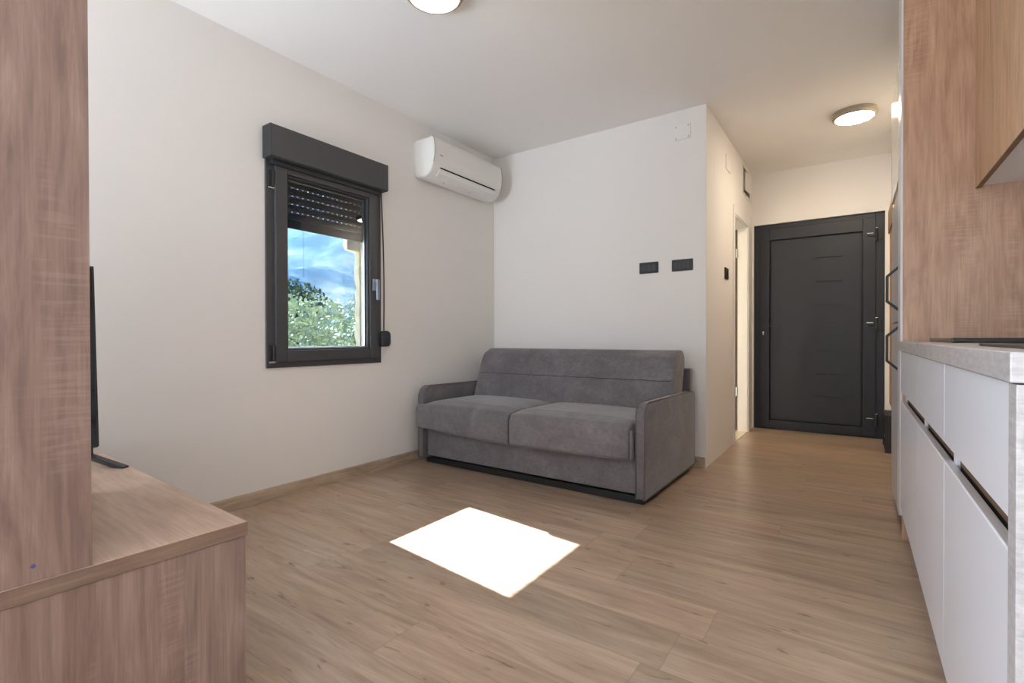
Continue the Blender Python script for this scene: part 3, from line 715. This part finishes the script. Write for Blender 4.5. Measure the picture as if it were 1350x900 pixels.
# ------------------------------------------------------------------ TV unit, left foreground
TA = R(-2.3); TP = (1.533, .622)
def loc_tv(): return (TP[0], TP[1], 0)
def tv_unit():
    r = empty('tv_cabinet', loc_tv(), TA); tag(r, 'low wood effect television cabinet in the left foreground', 'cabinet')
    L, D, Z = 1.48, 1.75, .48
    box('cabinet_top', (-L, 0, -D, 0, Z - .034, Z), [M_wtvtop], r, .0012)
    box('top_edge_band', (.0, .0012, -D, 0.0, Z - .033, Z - .001), M_wtvedge, r, 0)
    box('side_panel', (-.024, -.004, -D, -.002, 0, Z - .0355), M_wtv, r, .001)
    box('side_panel', (-L, -L + .02, -D, -.004, 0, Z - .0355), M_wtv, r, .001)
    boxes('carcass', [(-L + .021, -.0245, -D, -D + .018, .0, Z - .036), (-L + .021, -.0245, -D + .018, -.03, .05, .068)], M_wtv, r, 0)
    for k in range(2):
        a = -L + .022 + k * (L - .048) / 2; b = a + (L - .048) / 2 - .003
        d = box('door', (a, b, -.022, -.004, .06, Z - .04), M_wtv, r, .001)
        bm = bmesh.new(); bx(bm, (a + b) / 2 - .06, (a + b) / 2 + .06, -.004, .010, .38, .392); obj('handle', bm, M_black, d, .002)
    bm = bmesh.new(); cyl(bm, (-.004, -.003, .001), .002, .002, 'x', 8); bm.free()
tv_unit()
def tall_unit():
    r = empty('tall_cabinet', loc_tv(), TA); tag(r, 'tall wood effect cabinet standing on the television cabinet at the left edge', 'cabinet')
    zb, zt, yf, D, W = .4805, 2.45, -.298, .58, .62
    side = box('side_panel', (-.018, 0.0, yf - D, yf, zb, zt), M_wtv, r, .001)
    bm = bmesh.new(); cyl(bm, (0.0, yf - .085, zb + .030), .0035, .0008, 'x', 14); prism(bm, [(yf - .0895, zb + .030), (yf - .085, zb + .0265), (yf - .0805, zb + .030), (yf - .085, zb + .0335)], 'x', .0008, .0014)
    obj('screw_cap', bm, plain('blue_cap', srgb(70, 84, 140), .5), side)
    box('side_panel', (-W, -W + .018, yf - D, yf, zb, zt), M_wtv, r, .001)
    boxes('carcass', [(-W + .018, -.018, yf - D, yf, zt - .018, zt), (-W + .018, -.018, yf - D, yf - .02, zb, zb + .018), (-W + .018, -.018, yf - D, yf - D + .008, zb, zt)], M_wtv, r, 0)
    for k in range(3):
        z = zb + .45 * (k + 1); box('shelf', (-W + .0185, -.0185, yf - D + .01, yf - .03, z, z + .018), M_wtv, r, 0)
tall_unit()
def television():
    r = empty('television', (.505, .052, .4805), R(-91)); tag(r, 'black flat television on the television cabinet, only its far edge showing', 'television')
    # local x along the screen, local +y is the viewing side
    Wd, z0, z1 = 1.11, .062, .715
    t = math.tan(R(4.0))
    bm = bmesh.new()
    def slab(x0, x1, ya, yb, za, zb):
        vs = [bm.verts.new((x, y - (z - z0) * t, z)) for x in (x0, x1) for y in (ya, yb) for z in (za, zb)]
        for f in ((0, 1, 3, 2), (4, 6, 7, 5), (0, 4, 5, 1), (2, 3, 7, 6), (0, 2, 6, 4), (1, 5, 7, 3)): bm.faces.new([vs[i] for i in f])
    slab(-Wd / 2, Wd / 2, 0, .012, z0, z1); slab(-Wd / 2 + .0, Wd / 2 - .0, -.026, 0, z0 - .004, z0 + .04); slab(-Wd / 2 + .12, Wd / 2 - .12, -.05, 0, z0 + .02, z0 + .34)
    obj('housing', bm, M_black, r, .0025)
    bm = bmesh.new(); slab(-Wd / 2 + .008, Wd / 2 - .008, .0122, .0128, z0 + .014, z1 - .008); obj('screen', bm, plain('screen_black', (.006, .006, .008), .08), r)
    for s in (-1, 1):
        bm = bmesh.new(); xx = 0
        prism(bm, [(-.11, .0), (-.085, .0), (.0, .028), (.090, .0), (.118, .0), (.118, .006), (.012, .040), (.012, .066), (-.012, .066), (-.012, .040), (-.11, .006)], 'x', xx - .012, xx + .012)
        ft = obj('stand_foot', bm, M_black, r, .0015); ft.location = (s * (Wd / 2 - .035), 0, 0); ft.rotation_euler = (0, 0, -s * R(23)); ft.scale = (1, 1.5, 1)
television()

# ------------------------------------------------------------------ kitchen
KX = 2.936; KY0, KY1 = .92, 2.878; ZT = .911
def kitchen():
    mods = [(.922, 1.5245), (1.5295, 2.1255), (2.129, 2.876)]
    zb, zd, zt0, zt1 = .148, .640, .684, .868
    labs = ['white handleless base cabinet nearest the camera', 'white handleless base cabinet in the middle of the kitchen row', 'white handleless base cabinet beside the tall wood panel']
    interior = plain('drawer_interior_brown', srgb(112, 84, 62), .6)
    for k, (a, b) in enumerate(mods):
        r = empty('base_cabinet', (KX, (a + b) / 2, 0)); tag(r, labs[k], 'kitchen cabinet', 'white base cabinets under the worktop')
        h = (b - a) / 2
        boxes('carcass', [(.030, .58, -h, -h + .016, .145, .866), (.030, .58, h - .016, h, .145, .866), (.030, .58, -h + .016, h - .016, .145, .162), (.565, .58, -h + .016, h - .016, .162, .866), (.030, .58, -h + .016, h - .016, .850, .866)], M_white, r, 0)
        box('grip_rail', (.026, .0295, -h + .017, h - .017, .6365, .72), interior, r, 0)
        box('rail_shade_strip', (.0265, .0295, -h + .017, h - .017, .59, .636), M_gap, r, 0)  # black strip painting the shade between door and rail
        d = box('drawer', (0, .019, -h, h, zt0, zt1), M_white, r, .0012)
        bm = bmesh.new(); prism(bm, [(0, zb), (.019, zb), (.019, zd - .003), (.002, zd), (0, zd - .002)], 'y', -h, h)
        # the door stops short of the drawer: the gap is the finger grip
        obj('door', bm, M_white, r, .0008)
        each('spacer', [(.0195, .030, -h, -h + .016, .60, .700), (.0195, .030, h - .016, h, .60, .700)], M_white, r)
    p = empty('plinth', (KX + .05, 1.9, 0)); tag(p, 'white recessed plinth under the base cabinets', 'plinth')
    box('plinth_board', (0, .016, KY0 - 1.9, KY1 - 1.9 - .002, 0, .144), M_white, p, .001)
    # worktop with a waterfall end panel
    wt = empty('worktop', (KX, 1.9, .87)); tag(wt, 'grey stone effect kitchen worktop with a waterfall end', 'worktop')
    box('worktop_slab', (-.010, .602, .878 - 1.9, KY1 - 1.9 - .002, .0015, ZT - .87), M_top, wt, .002)
    bm = bmesh.new(); bx(bm, -.004, .602, .878 - 1.9, .917 - 1.9, -.87, -.0005); obj('end_panel', bm, M_top, wt, .001)
kitchen()
def hob():
    r = empty('hob', (3.27, 2.50, ZT)); tag(r, 'black glass hob set on the worktop towards the tall panel', 'hob')
    box('glass_plate', (-.24, .24, -.30, .30, 0, .016), plain('black_glass', (.008, .008, .009), .22), r, .004, 3)
    mk = plain('zone_mark', (.25, .25, .26), .3)
    for x, y, q in ((-.10, -.15, .075), (.12, -.15, .09), (-.10, .15, .09), (.12, .15, .075)):
        bm = bmesh.new(); n = 40
        A = [bm.verts.new((x + q * math.cos(2 * math.pi * i / n), y + q * math.sin(2 * math.pi * i / n), .0163)) for i in range(n)]
        B = [bm.verts.new((x + (q - .003) * math.cos(2 * math.pi * i / n), y + (q - .003) * math.sin(2 * math.pi * i / n), .0163)) for i in range(n)]
        for i in range(n): bm.faces.new((A[i], A[(i + 1) % n], B[(i + 1) % n], B[i]))
        obj('cooking_zone', bm, mk, r)
hob()
def sink():
    r = empty('sink', (3.22, 1.20, ZT)); tag(r, 'black rimmed sink in the worktop near its front edge', 'sink')
    bm = bmesh.new(); y0, y1, x0, x1 = -.26, .26, -.235, .20
    for b in ((x0, x1, y0, y0 + .03, 0, .006), (x0, x1, y1 - .03, y1, 0, .006), (x0, x0 + .03, y0 + .03, y1 - .03, 0, .006), (x1 - .07, x1, y0 + .03, y1 - .03, 0, .006)): bx(bm, *b)
    obj('rim', bm, M_black, r, .002)
    bm = bmesh.new(); bx(bm, x0 + .03, x1 - .07, y0 + .03, y1 - .03, .0002, .0008); obj('bowl', bm, M_blackm, r)
    bm = bmesh.new(); cyl(bm, (-.03, 0, .0009), .03, .002, 'z', 20); obj('drain', bm, M_steel, r)
sink()
def tall_panel():
    r = empty('larder_housing', (2.944, 2.88, 0)); tag(r, 'tall wood effect panel with white front strip between the worktop and the fridge', 'cabinet')
    bm = bmesh.new(); bx(bm, -.001, .596, 0, .018, .0, H - .002); obj('side_panel', bm, M_wk, r)
    box('front_strip', (-.010, -.0012, -.0005, .155, .112, H - .002), M_white, r, .001)
    box('leg_panel', (.006, .020, .018, .150, 0, .110), M_wedge, r, .001)
    bm = bmesh.new(); bx(bm, .0125, .596, .140, .155, .0, H - .002); obj('side_panel', bm, M_white, r, .001)
tall_panel()
def upper():
    r = empty('wall_cabinet', (3.19, 1.5, 1.563)); tag(r, 'wood fronted wall cabinet above the worktop', 'kitchen cabinet')
    y1 = 2.878 - 1.5; y0 = -.62
    w = (y1 - y0) / 3
    for k in range(3):
        d = box('door', (-.004, .015, y0 + k * w + .0012, y0 + (k + 1) * w - .0012, .005, .95), M_wup, r, .001)
    box('door_edge_band', (-.0035, .0145, y0 + .002, y1 - .002, .0035, .0049), M_wedge, r, 0)
    boxes('carcass', [(.0165, .338, y0, y1, .0125, .03), (.0165, .338, y0, y0 + .016, .03, .95), (.0165, .338, y1 - .016, y1, .03, .95), (.0165, .338, y0 + .016, y1 - .016, .934, .95), (.33, .338, y0 + .016, y1 - .016, .03, .934)], M_white, r, 0)
    box('filler_panel', (.012, .338, y0, y1, .952, H - 1.562), M_white, r, .001)
upper()
def fridge():
    r = empty('fridge', (2.944, 3.34, 0)); tag(r, 'grey two door fridge freezer with black handles in the alcove', 'fridge')
    y0, y1 = 3.042 - 3.34, 3.60 - 3.34
    M_fr = plain('fridge_silver', srgb(196, 198, 204), .35, .25, nz=.01)
    box('body', (.055, .58, y0, y1, .05, 1.66), M_fr, r, .004)
    for k, (a, b, ha, hb_) in enumerate(((.06, 1.003, .775, .975), (1.009, 1.66, 1.07, 1.27))):
        d = box('door', (-.006, .052, y0, y1, a, b), M_fr, r, .006, 3)
        yy = y0 + .035
        bm = bmesh.new(); pts = [(-.008, yy, hb_ + .005), (-.052, yy, hb_ - .038), (-.052, yy, ha + .038), (-.008, yy, ha - .005)]
        # square bar bent at the corners
        prism(bm, [(-.006, hb_ + .012), (-.056, hb_ - .036), (-.056, ha + .036), (-.006, ha - .012), (-.006, ha + .004), (-.044, ha + .041), (-.044, hb_ - .041), (-.006, hb_ - .004)], 'y', yy - .010, yy + .010)
        obj('handle', bm, M_black, d, .002)
    each('foot', [(.07, .11, y0 + .02, y0 + .06, 0, .05), (.07, .11, y1 - .06, y1 - .02, 0, .05), (.50, .54, y0 + .02, y0 + .06, 0, .05), (.50, .54, y1 - .06, y1 - .02, 0, .05)], M_black, r, .002)
    c = empty('bridging_cupboard', (2.944, 3.34, 1.70)); tag(c, 'white cupboard above the fridge reflecting the hallway lamp', 'kitchen cabinet')
    box('carcass', (.016, .58, y0, y1, .0, .57), M_white, c, .001)
    box('door', (-.008, .014, y0, y1, .0, .572), plain('gloss_white', (.80, .79, .78), .12, nz=.01), c, .0012)
    box('top_board', (-.008, .58, y1, y1 + .018, -.0, .590), M_wedge, c, .001)
fridge()
# things at the right of the hallway
hp = empty('wooden_wall_panel', (3.03, 4.62, 1.1)); tag(hp, 'narrow light oak board on the hallway wall beyond the fridge', 'wall panel')
bm = bmesh.new(); prism(bm, [(-.36, -.70), (.36, -.70), (.36, .74), (-.36, .74)], 'x', -.040, -.001); obj('board', bm, M_oak, hp, .002)
bm = bmesh.new(); prism(bm, [(-.37, .66), (.37, .66), (.37, .84), (-.10, .84)], 'x', -.050, -.001); obj('board_top_shade', bm, M_wedge, hp, .002)  # darker pointed piece standing in for a triangle of shade
bb = empty('shoe_rack', (2.985, 5.16, 0)); tag(bb, 'low black rack on the floor beside the entrance door', 'rack')
boxes('rack_frame', [(-.022, .044, -.20, -.18, 0, .30), (-.022, .044, .18, .20, 0, .30), (-.022, .044, -.18, .18, .28, .30), (-.022, .044, -.18, .18, .02, .04), (.03, .044, -.18, .18, .04, .28)], M_blackm, bb, .002)
bm = bmesh.new(); prism(bm, [(-.17, .11), (-.06, .11), (-.08, .135), (-.17, .145)], 'x', -.020, .028); obj('white_shelf_clip', bm, M_white, bb, .003)
